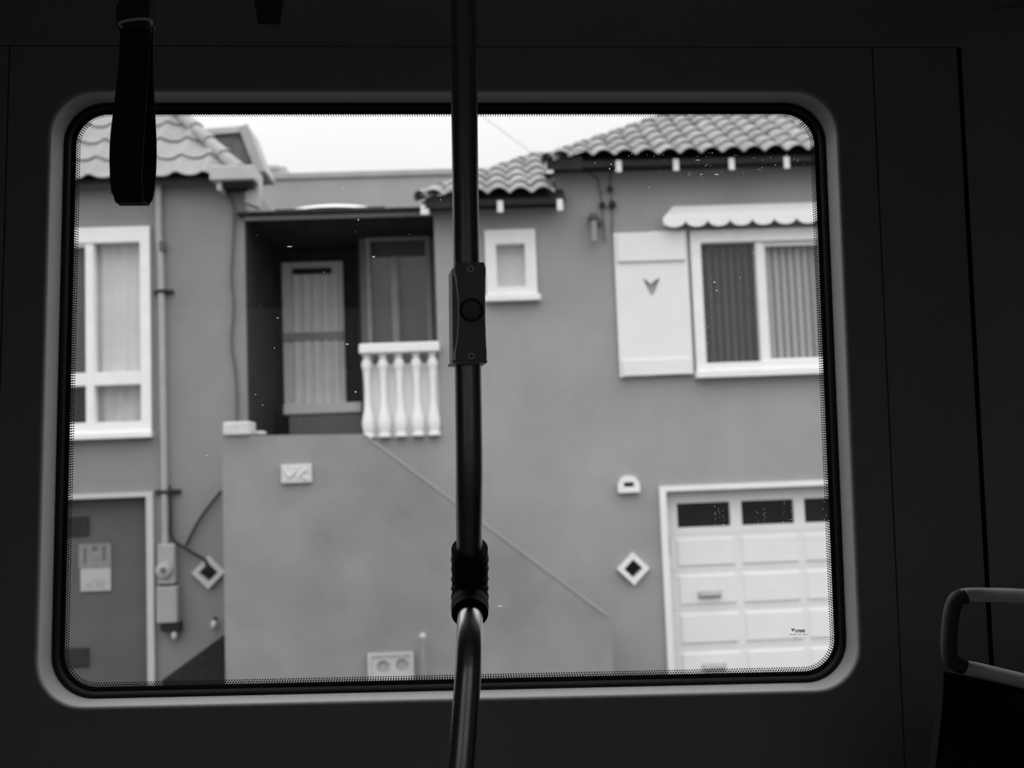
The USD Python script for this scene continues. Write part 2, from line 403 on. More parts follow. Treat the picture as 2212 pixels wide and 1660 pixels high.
obj('fine_print', slab(unary_union(fine), YG-.0004, YG), 'ink_pale', win)
# dried splashes and dust on the pane
sv = []
def speck(px, py, rx, rz=None, tilt=0.):
    x, _, z = Bp(px, py, YG); rz = rz or rx
    a = np.arange(7)/7*2*np.pi; c, s = math.cos(tilt), math.sin(tilt)
    X, Z = rx*np.cos(a)*rng.uniform(.75, 1.15, 7), rz*np.sin(a)*rng.uniform(.75, 1.15, 7)
    sv.append(slab(Polygon(np.c_[x+c*X-s*Z, z+s*X+c*Z]), YG-.0003, YG))
for px, py, a, b in ((625, 533, .006, .0012), (1080, 1310, .0058, .0015), (740, 406, .0018, .002), (774, 475, .0016, .002), (807, 555, .0028, .0018), (768, 847, .0022, .002), (750, 744, .003, .0018), (448, 985, .004, .0009), (1402, 405, .0012, .0012),
                     (600, 687, .0025, .001), (593, 752, .0015, .001), (552, 853, .0018, .001), (567, 876, .0014, .001), (700, 588, .0012, .001), (1508, 346, .0055, .0008), (1548, 377, .005, .0012), (1515, 377, .003, .001), (1112, 725, .0008, .005), (1285, 352, .0014, .0012),
                     (1320, 355, .0016, .0012), (1317, 365, .0014, .0018), (1625, 547, .0016, .0008), (1763, 742, .0016, .0012), (1543, 610, .003, .0015), (1548, 628, .003, .0012), (952, 432, .0012, .0012), (913, 413, .004, .0016)):
    speck(px, py, a, b)
for k in range(55): speck(rng.uniform(1300, 1760), rng.uniform(330, 385), rng.uniform(.0003, .0011))
for (x, y0, y1, n_) in ((1545, 1090, 1145, 9), (1554, 1094, 1150, 9), (1563, 1092, 1148, 8), (1636, 1100, 1140, 7), (1650, 1085, 1135, 8), (1694, 1085, 1140, 6), (1708, 1085, 1135, 7), (1780, 1080, 1140, 8), (1785, 1085, 1130, 6), (1522, 700, 790, 14), (1529, 690, 780, 10), (1518, 530, 640, 8), (1536, 560, 800, 10), (1600, 520, 640, 6)):
    for k in range(n_): speck(x+rng.uniform(-2.5, 2.5), rng.uniform(y0, y1), rng.uniform(.0003, .0009))
for k in range(40): speck(rng.uniform(520, 950), rng.uniform(400, 940), rng.uniform(.0002, .0007))
obj('water_spots', sv, 'speck', win, kind='stuff')

# ---- stanchion: brushed pole, bowed at the foot towards the window, coupled to a second bent tube
pole = thing('grab_pole', (0, 1.3, FLOOR), 'dark brushed steel grab pole standing in front of the middle of the bus window', 'pole', bus=True)
up = [Bp(1001, 0, 1.30) + np.array([0, 0, .40]), Bp(1001, 0, 1.30), Bp(1004, 300, 1.30), Bp(1009.5, 700, 1.30), Bp(1012, 880, 1.30), Bp(1013.5, 1000, 1.303), Bp(1013.5, 1080, 1.318), Bp(1013.5, 1140, 1.342), Bp(1014, 1195, 1.372), Bp(1014.5, 1225, 1.386)]
up = catmull(up, 8); up = up[up[:, 2] < CEIL-.001]
obj('upper_tube', tube(up, .01735, 28), 'brushed_steel', pole, smooth=60)
lo = [Bp(1015, 1285, 1.392), Bp(1015, 1312, 1.372), Bp(1015, 1345, 1.338), Bp(1014, 1385, 1.312), Bp(1012, 1440, 1.297), Bp(1008, 1500, 1.288), Bp(1003, 1570, 1.280), Bp(996, 1660, 1.270), Bp(988, 1760, 1.262)]
last = lo[-1]; lo += [last+np.array([-.012, -.006, -.12]), np.array([last[0]-.014, last[1]-.006, FLOOR])]
obj('lower_tube', tube(catmull(lo, 8), .0168, 28), 'polished_steel', pole, smooth=60)
mid = catmull([Bp(1014.5, 1186, 1.368), Bp(1015, 1215, 1.384), Bp(1015, 1255, 1.393), Bp(1015, 1290, 1.388), Bp(1015, 1326, 1.358)], 14)
m_ = len(mid); arc = np.linspace(0, 1, m_)
rad = np.full(m_, .0246) + np.array([.0012*max(0, math.cos(2*math.pi*(t-.2)*7.2)) if .18 < t < .86 else 0 for t in arc])
col = tube(mid, rad, 32, cap=False); inner = tube(mid, np.full(m_, .0176), 32, cap=False); inner.invert()
a_ = 32; nv = len(col.vertices); fc = []
for e, b in ((0, 0), (1, (m_-1)*32)):
    for s in range(32):
        q = (b+s, b+(s+1) % 32, nv+b+(s+1) % 32), (b+s, nv+b+(s+1) % 32, nv+b+s)
        fc += [t if e == 1 else t[::-1] for t in q]
collar = trimesh.Trimesh(np.vstack([col.vertices, inner.vertices]), np.vstack([col.faces, inner.faces+nv, fc]), process=False)
obj('rubber_coupling', collar, 'rubber', pole, smooth=35, label='ribbed black rubber coupling between the two tubes')
obj('coupling_band', tube(mid[-9:-3], np.r_[.0247, .0252, .0254, .0254, .0252, .0247], 32, cap=False), 'rubber', pole, smooth=50)

# ---- stop-request button box on the pole
bc = Bp(1009, 680, 1.2825)
bt = thing('button_box', bc, 'black stop request button box clamped to the grab pole', 'button box', bus=True)
PSI = math.radians(8)
def turn(m, c=(bc[0], 1.30)):
    R_ = trimesh.transformations.rotation_matrix(PSI, [0, 0, 1], [c[0], c[1], 0]); T_ = m.copy(); T_.apply_transform(R_)
    sh = np.eye(4); T_.apply_transform(sh); return T_
zt, zb = Bp(1008, 574, 1.28)[2], Bp(1010, 784, 1.28)[2]
x0 = bc[0]-.0012
def plate(hw, waist, z0, z1, n_=24, wl=.0048, wr=.0012):
    zs = np.linspace(z0, z1, n_); t = (zs-z0)/(z1-z0)
    bow = np.clip(np.sin(np.pi*np.clip((t-.10)/.80, 0, 1)), 0, 1)**.55
    a_, b_ = hw-wr*bow, hw-wl*bow
    for w in (a_, b_): w[-1] -= .0022; w[-2] -= .0004
    return Polygon(np.r_[np.c_[x0+a_, zs], np.c_[x0-b_, zs][::-1]])
obj('housing', [turn(bx(x0-.0205, x0+.0205, 1.2775, 1.322, zb+.002, zt-.002, .003)), turn(bx(x0-.0225, x0+.0225, 1.270, 1.322, zb-.0015, zb+.0025, .001))], 'box_housing', bt, smooth=30)
face = slab(plate(.0198, .0, zb+.0015, zt), 1.258, 1.2776)
obj('cover_plate', turn(face), 'box_plastic', bt, smooth=30)
bz = Bp(1011, 671, 1.26)[2]
a = np.arange(40)/40*2*np.pi
rg = [(.0152, 1.2585), (.0152, 1.2560), (.0143, 1.2552), (.0130, 1.2556), (.0124, 1.2585)]
circ = lambda r_: np.c_[x0+.0008+r_*np.cos(a), bz+r_*np.sin(a)]
obj('button_ring', turn(ring_strip([(circ(q), y) for q, y in rg])), 'black_plastic', bt, smooth=40)
cap_ = [(.0121, 1.2585), (.0121, 1.2562), (.0113, 1.2553), (.0085, 1.2556), (.004, 1.2562), (.0002, 1.2563)]
obj('button', turn(ring_strip([(circ(q), y) for q, y in cap_])), 'button_plastic', bt, smooth=25)
for py in (582, 770):
    z_ = Bp(1009, py, 1.26)[2]
    sc = Point(x0+.0004, z_).buffer(.0043, 10).difference(Polygon([(x0+.0004+.0019*math.cos(k*math.pi/3), z_+.0019*math.sin(k*math.pi/3)) for k in range(6)]))
    s_ = obj('screw', turn(slab(sc, 1.2568, 1.2584)), 'screw_steel', bt)
    obj('socket', turn(disc(x0+.0004, 1.2576, 1.2583, z_, .0022, 8)), 'bus_seam', s_)

# ---- hanging straps
ceil_rail = obj('overhead_rail', tube([(-2.6, 1.2615, .80), (BX1-.02, 1.2615, .80)], .016, 16), 'brushed_steel', smooth=60, bus=True,
                label='long overhead rail under the ceiling, above the straps', cat='rail')
sx = -.4285
st = thing('hanging_strap', (sx, 1.27, .3456), 'long black webbing strap loop hanging in front of the window, complete in view', 'strap', bus=True)
zb_, zt_ = Bp(290, 436, 1.262)[2], .600
path = []
front = [(1.262, zt_), (1.260, .53), (1.252, .47), (1.244, .42), (1.243, .385), (1.2475, .358)]
back = [(1.273, zt_), (1.276, .53), (1.286, .47), (1.294, .42), (1.295, .385), (1.290, .358)]
bot = [(1.258, zb_+.0012), (1.268, zb_), (1.280, zb_+.0012)]
loop = catmull([(0, y, z) for y, z in front] + [(0, y, z) for y, z in bot] + [(0, y, z) for y, z in back[::-1]], 8)
T_ = np.gradient(loop, axis=0); T_ /= np.linalg.norm(T_, axis=1, keepdims=True); N_ = np.cross(T_, [1., 0, 0])
hw, th = .0188, .0011; n = len(loop); v, fc = [], []
for k in range(n):
    z = loop[k][2]; w = hw*(1+.10*math.exp(-((z-.42)/.06)**2)) - (.0015 if z < zb_+.008 else 0)
    lean = sx + (.0012*(z-.45)/.1)
    for (u, t) in ((-w, -th), (w, -th), (w, th), (-w, th)): v.append(loop[k]+N_[k]*t+np.array([lean+u, 0, 0]))
for k in range(n-1):
    for s in range(4):
        a0, a1 = 4*k+s, 4*k+(s+1) % 4; fc += [(a0, a1+4, a1), (a0, a0+4, a1+4)]
obj('webbing_loop', trimesh.Trimesh(np.array(v), fc, process=False), 'webbing', st, smooth=30)
z66, z10 = Bp(290, 66, 1.26)[2], Bp(290, 8, 1.26)[2]
obj('sleeve', [bx(sx-.0208, sx+.0208, 1.250, 1.286, Bp(290, 53, 1.26)[2], z10, .004), bx(sx-.0195, sx+.0195, 1.2515, 1.2845, z66, Bp(290, 53, 1.26)[2]+.003, .003), bx(sx-.0190, sx+.0190, 1.256, 1.280, z10-.004, .783, .003)], 'black_plastic', st, smooth=30)
bl, br_ = Bp(259, 50, 1.247), Bp(324, 43, 1.247); bm = Bp(302, 41, 1.247)
arcp = catmull([bl+[0, .006, -.003], bl, (bl+bm)/2+[0, -.0005, .0008], bm, br_, br_+[0, .006, -.003]], 8)
obj('trim_band', tube(arcp, .0019, 8), 'band_silver', st, smooth=60, label='thin bright silver band across the strap sleeve')
b2 = thing('strap_bracket', (-.2645, 1.3, .59), 'short black tapered strap bracket at the top edge, only its lower end in view', 'bracket', bus=True)
zz, zt2 = Bp(585, 53, 1.30)[2], .79
pts = [(-.2645+s*w, 1.3+t*dd, z) for z, w, dd in ((zz, .0145, .0035), (zz+.035, .0200, .009), (zt2, .0215, .024)) for s in (-1, 1) for t in (-1, 1)]
obj('bracket_body', trimesh.convex.convex_hull(np.array(pts)), 'black_plastic', b2)
obj('lower_lip', bx(-.2645-.0150, -.2645+.0150, 1.2960, 1.3040, zz-.0012, zz+.0006, .0004), 'rubber', b2)

# ---- seat at the right edge: dark shell with a tubular grab rail above it
seat = thing('bus_seat', (.95, 1.45, FLOOR), 'black bus seat back with a shiny tubular grab loop at the right edge', 'seat', bus=True)
q = lambda px, py, y=1.45: Bp(px, py, y)
up_t = catmull([q(2620, 1322, 1.36), q(2330, 1300, 1.40), q(2212, 1289, 1.43), q(2130, 1286), q(2088, 1287), q(2074, 1290)], 10)
lo_t = catmull([q(2072, 1438), q(2084, 1443), q(2120, 1450), q(2212, 1472, 1.43), q(2330, 1500, 1.40), q(2620, 1560, 1.36)], 10)
obj('grab_tube', tube(up_t, .0105, 18), 'seat_tube', seat, smooth=60, label='upper shiny grey tube')
obj('grab_tube', tube(lo_t, .0105, 18), 'seat_tube', seat, smooth=60, label='lower shiny grey tube')
obj('end_bend', tube(catmull([q(2084, 1288), q(2066, 1296), q(2056, 1322), q(2051, 1365), q(2050, 1402), q(2056, 1428), q(2082, 1442)], 10), .0112, 18), 'black_plastic', seat, smooth=60)
obj('end_bend', tube(catmull([q(2610, 1321, 1.36), q(2650, 1335, 1.355), q(2665, 1380, 1.355), q(2665, 1500, 1.355), q(2650, 1550, 1.355), q(2610, 1558, 1.36)], 10), .0112, 18), 'black_plastic', seat, smooth=60)
sh = [q(2042, 1452), q(2041, 1500), q(2036, 1560), q(2024, 1660), q(2010, 1750)]
poly = Polygon([(p[0], p[2]) for p in sh] + [(sh[-1][0], -.75), (1.35, -.75), (1.35, -.35), (q(2212, 1490)[0], q(2212, 1490)[2])])
obj('back_shell', slab(poly, 1.455, 1.475), 'seat_shell', seat)
obj('seat_pan', bx(.62, 1.35, 1.10, 1.52, -.84, -.75, .03), 'seat_shell', seat)
obj('pedestal', bx(.75, 1.2, 1.25, 1.45, FLOOR, -.84), 'seat_shell', seat)

# ================================================================== OUTSIDE
YB = YF
def rect(x0, z0, x1, z1): return sbox(min(x0, x1), min(z0, z1), max(x0, x1), max(z0, z1))

# ---- right-hand house ----------------------------------------------------------------
hr = thing('house', (2.0, YF, .08), 'grey stucco house on the right with a barrel tile roof', 'house')
SMALL = (.155, .690, 4.20, 4.93)      # small window, outside of its frame: x0 x1 z0 z1
BIG = (2.335, 3.86, 3.335, 4.86)
GAR = (1.950, 4.72, .08, 2.118)
DIA = (1.568, 1.338, .166)
def diamond(c, h): return Polygon([(c[0]-h, c[1]), (c[0], c[1]-h), (c[0]+h, c[1]), (c[0], c[1]+h)])
face_poly = Polygon([(-.375, -.1), (9., -.1), (9., 5.62), (.93, 5.62), (.93, 5.26), (-.375, 5.26)])
holes_ = [sbox(SMALL[0]+.02, SMALL[2]+.02, SMALL[1]-.02, SMALL[3]-.02), sbox(BIG[0]+.02, BIG[2]+.05, BIG[1]-.02, BIG[3]-.02), sbox(*[GAR[i] for i in (0, 2, 1, 3)]), diamond(DIA, .145)]
obj('wall', slab(face_poly.difference(unary_union(holes_)), YF, YF+.22), 'stucco', hr)
obj('side_wall', bx(-.375, -.20, YF+.22, 14.5, -.1, 5.26), 'stucco', hr)
obj('upper_side_wall', bx(.93, 1.1, YF+.22, 14.5, 5.0, 5.62), 'stucco', hr)

def tile_shape(p, L, a, kind, th=.013, nu=11, taper=0.0):
    """one roof tile in its own frame: x across 0..p, s up the slope 0..L, h out of the roof"""
    u = np.linspace(-.06, 1.06, nu)
    if kind == 'arch': h = a*np.abs(np.sin(np.pi*u))**.75
    else: h = a*(1-np.abs(np.sin(np.pi*u)))**1.25
    rows = []
    for s, lift in ((0, .028), (L, 0.002)):
        rows.append(np.c_[u*p, np.full(nu, s), h+lift+th]); rows.append(np.c_[u*p, np.full(nu, s), h+lift])
    v = np.vstack(rows); fc = []
    def q(a_, b_, c_, d_): fc.extend([(a_, b_, c_), (a_, c_, d_)])
    A, B_, C, D = 0, nu, 2*nu, 3*nu
    for k in range(nu-1):
        q(A+k, A+k+1, C+k+1, C+k); q(B_+k+1, B_+k, D+k, D+k+1); q(B_+k, B_+k+1, A+k+1, A+k); q(C+k, C+k+1, D+k+1, D+k)
    q(B_, A, C, D); q(A+nu-1, B_+nu-1, D+nu-1, C+nu-1)
    return trimesh.Trimesh(v, fc, process=False)

def lay(mesh, x, ye, ze, s0, th):
    """set a tile on the roof plane that starts at (ye, ze) and rises backwards at angle th"""
    m = mesh.copy(); v = m.vertices.copy()
    s = v[:, 1]+s0; h = v[:, 2]
    m.vertices = np.c_[v[:, 0]+x, ye+s*math.cos(th)-h*math.sin(th), ze+s*math.sin(th)+h*math.cos(th)]
    return m

def tiled_roof(parent, material, x0, x1, ye, ze, th, p, e, a, kind, rows, hip_left=None, hip_right=None, right_cut=None):
    base = tile_shape(p, e+.06, a, kind)
    for j in range(rows):
        s0 = j*e
        for i in range(int(round((x1-x0)/p))):
            x = x0+i*p; xc = x+p/2
            if hip_left is not None and x+p < hip_left+s0*math.cos(th)+.03: continue
            if hip_right is not None and x > hip_right-s0*math.cos(th)-.03: continue
            if right_cut and xc > right_cut(s0): continue
            m = lay(base, x+rng.normal(0, .003), ye, ze, s0+rng.normal(0, .006), th)
            if hip_left is not None and x < hip_left+(s0+e+.1)*math.cos(th): m = trimesh.intersections.slice_mesh_plane(m, [1, -1, 0], [hip_left, ye, ze])
            if hip_right is not None and x+p > hip_right-(s0+e+.1)*math.cos(th): m = trimesh.intersections.slice_mesh_plane(m, [-1, -1, 0], [hip_right, ye, ze])
            if len(m.faces) == 0: continue
            obj('tile', m, material, parent, smooth=45)

def hip_caps(parent, material, p0, direction, n_, step, r_, L):
    d_ = np.array(direction, float); d_ /= np.linalg.norm(d_)
    side = np.cross(d_, [0, 0, 1.]); side /= np.linalg.norm(side); upv = np.cross(side, d_)
    for k in range(n_):
        c = np.array(p0)+d_*step*k; pts_o, pts_i = [], []
        a = np.linspace(-.12*np.pi, 1.12*np.pi, 11); v = []
        for (t, rr, lift) in ((0, r_*1.06, .012), (L, r_*.9, .0)):
            for q_ in (rr, rr-.014): v += [c+d_*t+side*q_*math.cos(w)+upv*(q_*math.sin(w)*.85+lift) for w in a]
        m = 11; fc = []
        for i in range(m-1):
            for (A, B_) in ((0, 2*m), (3*m, m)): fc += [(A+i, A+i+1, B_+i+1), (A+i, B_+i+1, B_+i)]
            fc += [(m+i, m+i+1, i+1), (m+i, i+1, i)]
        obj('hip_tile', trimesh.Trimesh(np.array(v), fc, process=False), material, parent, smooth=45)

YE = YF-.28                                   # eaves stand out this far
TH = math.radians(31)
P_R = .2256
def xz_at(px, py, Y): return U(px, py, Y)
ze_u = xz_at(1500, 340, YE)[1]-.012           # under the troughs of the lowest course
ze_l = xz_at(1080, 427, YE)[1]-.012
xe_u = xz_at(1186, 340, YE)[0]; xe_l = xz_at(912, 430, YE)[0]; xr_l = xz_at(1222, 440, YE)[0]
# decks
def deck(x0, x1, ye, ze, th, run, hl=None, hr_=None, t=.05):
    pts = [(x0, ye, ze), (x1, ye, ze), (x1-(run*math.cos(th) if hr_ else 0), ye+run*math.cos(th), ze+run*math.sin(th)), (x0+(run*math.cos(th) if hl else 0), ye+run*math.cos(th), ze+run*math.sin(th))]
    v = np.array(pts+[(x, y, z-t) for x, y, z in pts])
    return trimesh.convex.convex_hull(v)
ru = obj('roof', deck(xe_u, 9.2, YE, ze_u-.01, TH, 4.2, True), 'dark_wood', hr)
tiled_roof(ru, 'roof_tile', xe_u, xe_u+P_R*22, YE-.03, ze_u, TH, P_R, .275, .074, 'arch', 11, hip_left=xe_u)
hip_caps(ru, 'roof_tile', (xe_u-.02, YE-.02, ze_u+.01), (1, 1, math.tan(TH)), 12, .34, .085, .40)
rl = obj('roof', deck(xe_l, xr_l, YE, ze_l-.01, TH, 1.15, True), 'dark_wood', hr)
tiled_roof(rl, 'roof_tile', xe_l, xe_l+P_R*7, YE-.03, ze_l, TH, P_R, .275, .074, 'arch', 6, hip_left=xe_l, right_cut=lambda s: xr_l-.02)
hip_caps(rl, 'roof_tile', (xe_l-.02, YE-.02, ze_l+.02), (1, 1, math.tan(TH)), 6, .34, .085, .40)
obj('corner_fascia', bx(xe_u-.03, xe_u+.34, YE-.01, YE+.1, ze_u-.08, ze_u+.055), 'dark_wood', hr)
obj('corner_fascia', bx(xe_l+.03, xe_l+.34, YE-.01, YE+.1, ze_l-.08, ze_l+.05), 'dark_wood', hr)
# dark soffits and the white ends of the rafters
zs_u, zs_l = xz_at(1500, 366, YF)[1], xz_at(1080, 452, YF)[1]
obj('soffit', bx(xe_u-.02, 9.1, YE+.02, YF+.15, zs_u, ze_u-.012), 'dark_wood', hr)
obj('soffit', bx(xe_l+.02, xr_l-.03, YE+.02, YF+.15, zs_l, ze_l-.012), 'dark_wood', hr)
for px, py0, py1, w in ((1187, 350, 375, .075), (1336, 346, 372, .062), (1460, 343, 369, .062), (1580, 341, 367, .062), (1699, 338, 364, .062), (917, 442, 464, .085), (1080, 433, 459, .062), (1209, 430, 455, .062)):
    Yt = YE-.005
    (xa, za), (_, zb2) = U(px, py0, Yt), U(px, py1, Yt)
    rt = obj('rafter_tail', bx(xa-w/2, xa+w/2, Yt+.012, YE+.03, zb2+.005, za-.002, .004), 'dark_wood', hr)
    obj('painted_end', bx(xa-w/2, xa+w/2, Yt, Yt+.012, zb2, za, .012), 'white_paint', rt)

# small window
def window(parent, x0, x1, z0, z1, w, Y=YF, proud=.045, sill=None, material='white_paint', wb=None, wt=None):
    wf = obj('window', slab(frame_poly(x0, x1, z0, z1, w, wb, wt), Y-proud, Y+.10), material, parent)
    if sill: obj('sill', bx(x0-sill[0], x1+sill[0], Y-proud-sill[1], Y+.05, z0-sill[2], z0+sill[3], .006), material, wf)
    return wf
w_s = window(hr, *SMALL, .115, sill=(.03, .05, .035, .03), wb=.12, wt=.15)
obj('head_moulding', bx(SMALL[0]+.02, SMALL[1]-.02, YF-.030, YF+.06, SMALL[3]-.155, SMALL[3]-.125), 'white_paint', w_s)
obj('pane', bx(.265, .582, YF+.055, YF+.06, 4.31, 4.79), 'house_glass', w_s)
obj('frosted_backing', bx(.24, .60, YF+.10, YF+.12, 4.28, 4.81), 'curtain', w_s)

# big window with vertical blinds
w_b = window(hr, *BIG, .105, sill=(.02, .06, .05, .02), wb=.11, wt=.13)
obj('head_moulding', bx(BIG[0]+.02, BIG[1]-.02, YF-.028, YF+.05, BIG[3]-.135, BIG[3]-.115), 'white_paint', w_b)
obj('mullion', bx(3.036, 3.117, YF-.02, YF+.10, 3.44, 4.74, .006), 'white_paint', w_b)
obj('sash', slab(frame_poly(3.11, 3.76, 3.44, 4.74, .03, .03, .06), YF+.0, YF+.06), 'white_paint', w_b)
obj('pane', bx(2.43, 3.04, YF+.055, YF+.06, 3.44, 4.74), 'house_glass', w_b)
obj('pane', bx(3.11, 3.76, YF+.055, YF+.06, 3.44, 4.74), 'house_glass', w_b)
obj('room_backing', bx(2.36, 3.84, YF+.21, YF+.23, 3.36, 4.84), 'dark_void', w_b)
for i in range(8):
    x = 2.49+i*.079
    m = bx(x-.041, x+.041, YF+.129, YF+.132, 3.42, 4.74); m.apply_transform(trimesh.transformations.rotation_matrix(.45, [0, 0, 1], [x, YF+.13, 0]))
    obj('blind_slat', m, 'blind_dim', w_b)
for i in range(9):
    x = 3.14+i*.079
    m = bx(x-.043, x+.043, YF+.129, YF+.132, 3.42, 4.74); m.apply_transform(trimesh.transformations.rotation_matrix(.42, [0, 0, 1], [x, YF+.13, 0]))
    obj('blind_slat', m, 'blind', w_b)

# diamond window
def diamond_window(parent, c, dark='dark_void', trim='white_paint'):
    wd = obj('window', slab(diamond(c, .168).difference(diamond(c, .098)), YF-.05, YF+.06), trim, parent)
    obj('pane', slab(diamond(c, .115), YF+.03, YF+.036), 'house_glass', wd)
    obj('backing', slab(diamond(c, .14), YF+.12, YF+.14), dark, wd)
    return wd
diamond_window(hr, DIA)
obj('garage_trim', slab(sbox(1.878, .08, 4.79, 2.172).difference(sbox(1.945, 0, 4.725, 2.118)), YF-.035, YF+.05), 'white_paint', hr)

# ---- shutter
shp = (1.520, 2.296, 3.325, 4.858)
sh_ = thing('shutter', (1.9, YF, shp[2]), 'white board shutter with a tulip cut-out, left of the big window', 'shutter')
cx_, zc_ = U(1408, 610, YF)[0], U(1408, 620, YF)[1]
k_ = 1/ (F/YF)
def sp(zx, zy): return U(1280+zx/3.95, 440+zy/3.95, YF-.03)
tulip = Polygon([sp(425, 640), sp(470, 665), sp(495, 690), sp(525, 660), sp(575, 636), sp(555, 690), sp(535, 755), sp(500, 795), sp(470, 740), sp(450, 690)])
cuts = [shp[0]+(shp[1]-shp[0])*k/2 for k in range(3)]
for k in range(2):
    obj('board', slab(sbox(cuts[k]+.0003, shp[2]+(0.010 if k == 1 else 0), cuts[k+1]-.0003, shp[3]+(.006 if k == 1 else 0)).difference(tulip), YF-.045, YF-.012), 'white_enamel', sh_)
obj('batten', bx(shp[0]+.03, shp[1]-.03, YF-.068, YF-.045, 4.545, 4.85, .004), 'white_enamel', sh_)
obj('batten', bx(shp[0]+.03, shp[1]-.03, YF-.068, YF-.045, 3.335, 3.50, .004), 'white_enamel', sh_)
obj('backing_board', bx(shp[0]+.06, shp[1]-.06, YF-.012, YF-.001, shp[2]+.06, shp[3]-.06), 'porch_grey_light', sh_)

# ---- awning
aw = thing('awning', (3.0, YF, 4.9), 'white scalloped metal awning over the big window on the right', 'awning')
Ya = YF-.15
(ax0, az0), (ax1, az1) = U(1433, 489, Ya), U(1453, 446, YF-.02)
A0, A1 = ax0, 4.15
zlow = U(1600, 487, Ya)[1]; ztop = U(1600, 441, YF-.02)[1]
ztip = U(1600, 466, Ya)[1]
pts = np.array([(A0, Ya, ztip), (A1, Ya, ztip), (A1-.12, YF-.01, ztop), (ax1, YF-.01, ztop)])
obj('canopy', trimesh.convex.convex_hull(np.vstack([pts, pts-[0, 0, .012]])), 'white_awning', aw)
step = (U(1765, 480, Ya)[0]-U(1522, 480, Ya)[0])/5.06
xs = A0; n_sc = int((A1-A0)/step)
for k in range(n_sc):
    c = A0+step*(k+.5); a = np.linspace(math.pi, 2*math.pi, 13)
    scal = Polygon([(c-step/2, ztip+.004)]+[(c+step/2*math.cos(t), zlow+.075+.075*math.sin(t)) for t in a]+[(c+step/2, ztip+.004)])
    obj('scallop', slab(scal, Ya-.006, Ya+.006), 'white_awning', aw)
obj('side_cheek', trimesh.convex.convex_hull(np.array([(A0+.004, Ya, ztip), (A0+.004, Ya, zlow+.02), (ax1+.004, YF-.01, ztop), (ax1+.004, YF-.01, zlow+.1), (A0+.012, Ya, ztip), (A0+.012, Ya, zlow+.02), (ax1+.012, YF-.01, ztop), (ax1+.012, YF-.01, zlow+.1)])), 'white_awning', aw)

# ---- garage door of the right-hand house
gd = thing('garage_door', (3.3, YF+.12, .08), 'white panelled garage door with a row of dark panes', 'garage door')
GY_ = YF+.10
cols = [(2.078, 2.640), (2.761, 3.320), (3.432, 3.992), (4.112, 4.672)]
rows_ = [(1.655, 2.125, True), (1.275, 1.652, False), (.875, 1.272, False), (.475, .872, False), (.08, .472, False)]
for z0, z1, glazed in rows_:
    p = sbox(1.952, z0, 4.718, z1)
    if glazed:
        se = obj('section', slab(p.difference(unary_union([sbox(a, 1.727, b, 1.982) for a, b in cols])), GY_, GY_+.045), 'white_enamel', gd)
        for a, b in cols: obj('pane', bx(a-.01, b+.01, GY_+.025, GY_+.030, 1.717, 1.992), 'house_glass', se)
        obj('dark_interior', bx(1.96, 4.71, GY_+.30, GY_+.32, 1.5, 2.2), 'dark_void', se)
    else:
        se = obj('section', slab(p, GY_, GY_+.045), 'white_enamel', gd)
        for a, b in cols:
            za, zb3 = z0+.075, z1-.070
            v_ = [(x, y, z) for x, z, y in [(X, Z, GY_+.001) for X in (a-.035, b+.035) for Z in (za-.03, zb3+.03)]+[(X, Z, GY_-.016) for X in (a-.005, b+.005) for Z in (za-.012, zb3+.012)]]
            obj('raised_panel', trimesh.convex.convex_hull(np.array(v_)), 'white_enamel', se)
for px, py in ((1533, 1284), (1543, 1441)):
    x, z = U(px, py, GY_-.02)
    hd = obj('handle', [bx(x-.125, x+.125, GY_-.035, GY_-.012, z-.042, z+.042, .01), bx(x-.11, x+.11, GY_-.06, GY_-.03, z-.018, z+.018, .008)], 'vent_paint', gd, label='grey oblong pull handle')
obj('latch_plate', bx(1.956, 1.985, GY_-.02, GY_, U(1447, 1180, GY_)[1]-.09, U(1447, 1180, GY_)[1]+.09), 'vent_paint', gd)

# ---- small white vent hood above the diamond window
vx, vz = U(1357, 1047, YF)
vh = thing('vent_hood', (vx, YF, vz-.09), 'small white vent hood with a dark slot, above the right diamond window', 'vent')
a = np.linspace(0, math.pi, 12)
sh2 = Polygon([(vx-.105, vz-.075), (vx+.105, vz-.075), (vx+.105, vz+.01)]+[(vx+.085*math.cos(t)+.0, vz+.03+.055*math.sin(t)) for t in a]+[(vx-.105, vz+.01)])
obj('hood', slab(sh2.buffer(.008).difference(Point(vx, vz).buffer(1.0).intersection(sbox(vx-.045, vz-.016, vx+.045, vz+.016).buffer(.008))), YF-.06, YF-.001), 'white_paint', vh)
obj('slot', bx(vx-.05, vx+.05, YF-.025, YF-.002, vz-.02, vz+.02), 'dark_void', vh)

# ---- wall lamp / service drop between the two roofs
lx, lz = U(1283, 468, YF-.08)
lamp = thing('wall_lamp', (lx, YF, lz-.3), 'small wall lamp with dark head and pale tube, left of the shutter', 'lamp')
obj('head', [bx(lx-.055, lx+.045, YF-.13, YF-.001, lz-.045, lz+.035, .02), bx(lx+.0, lx+.085, YF-.10, YF-.001, lz-.085, lz-.02, .015)], 'sign_mark', lamp)
obj('tube_shade', tube([(lx-.005, YF-.085, lz-.05), (lx-.012, YF-.085, lz-.27)], .034, 16), 'stucco_coping', lamp, smooth=50)
sd = thing('service_cable', (U(1318, 400, YF)[0], YF, 4.9), 'thin dark service cable with black insulators under the right eaves', 'cable')
obj('cable', [tube([(U(px, py, YF-.03)[0], YF-.03, U(px, py, YF-.03)[1]) for px, py in pp], .008, 8) for pp in (((1262, 366), (1290, 385), (1298, 420), (1303, 470), (1306, 520)), ((1318, 372), (1319, 410), (1322, 440), (1322, 505)))], 'sign_mark', sd)
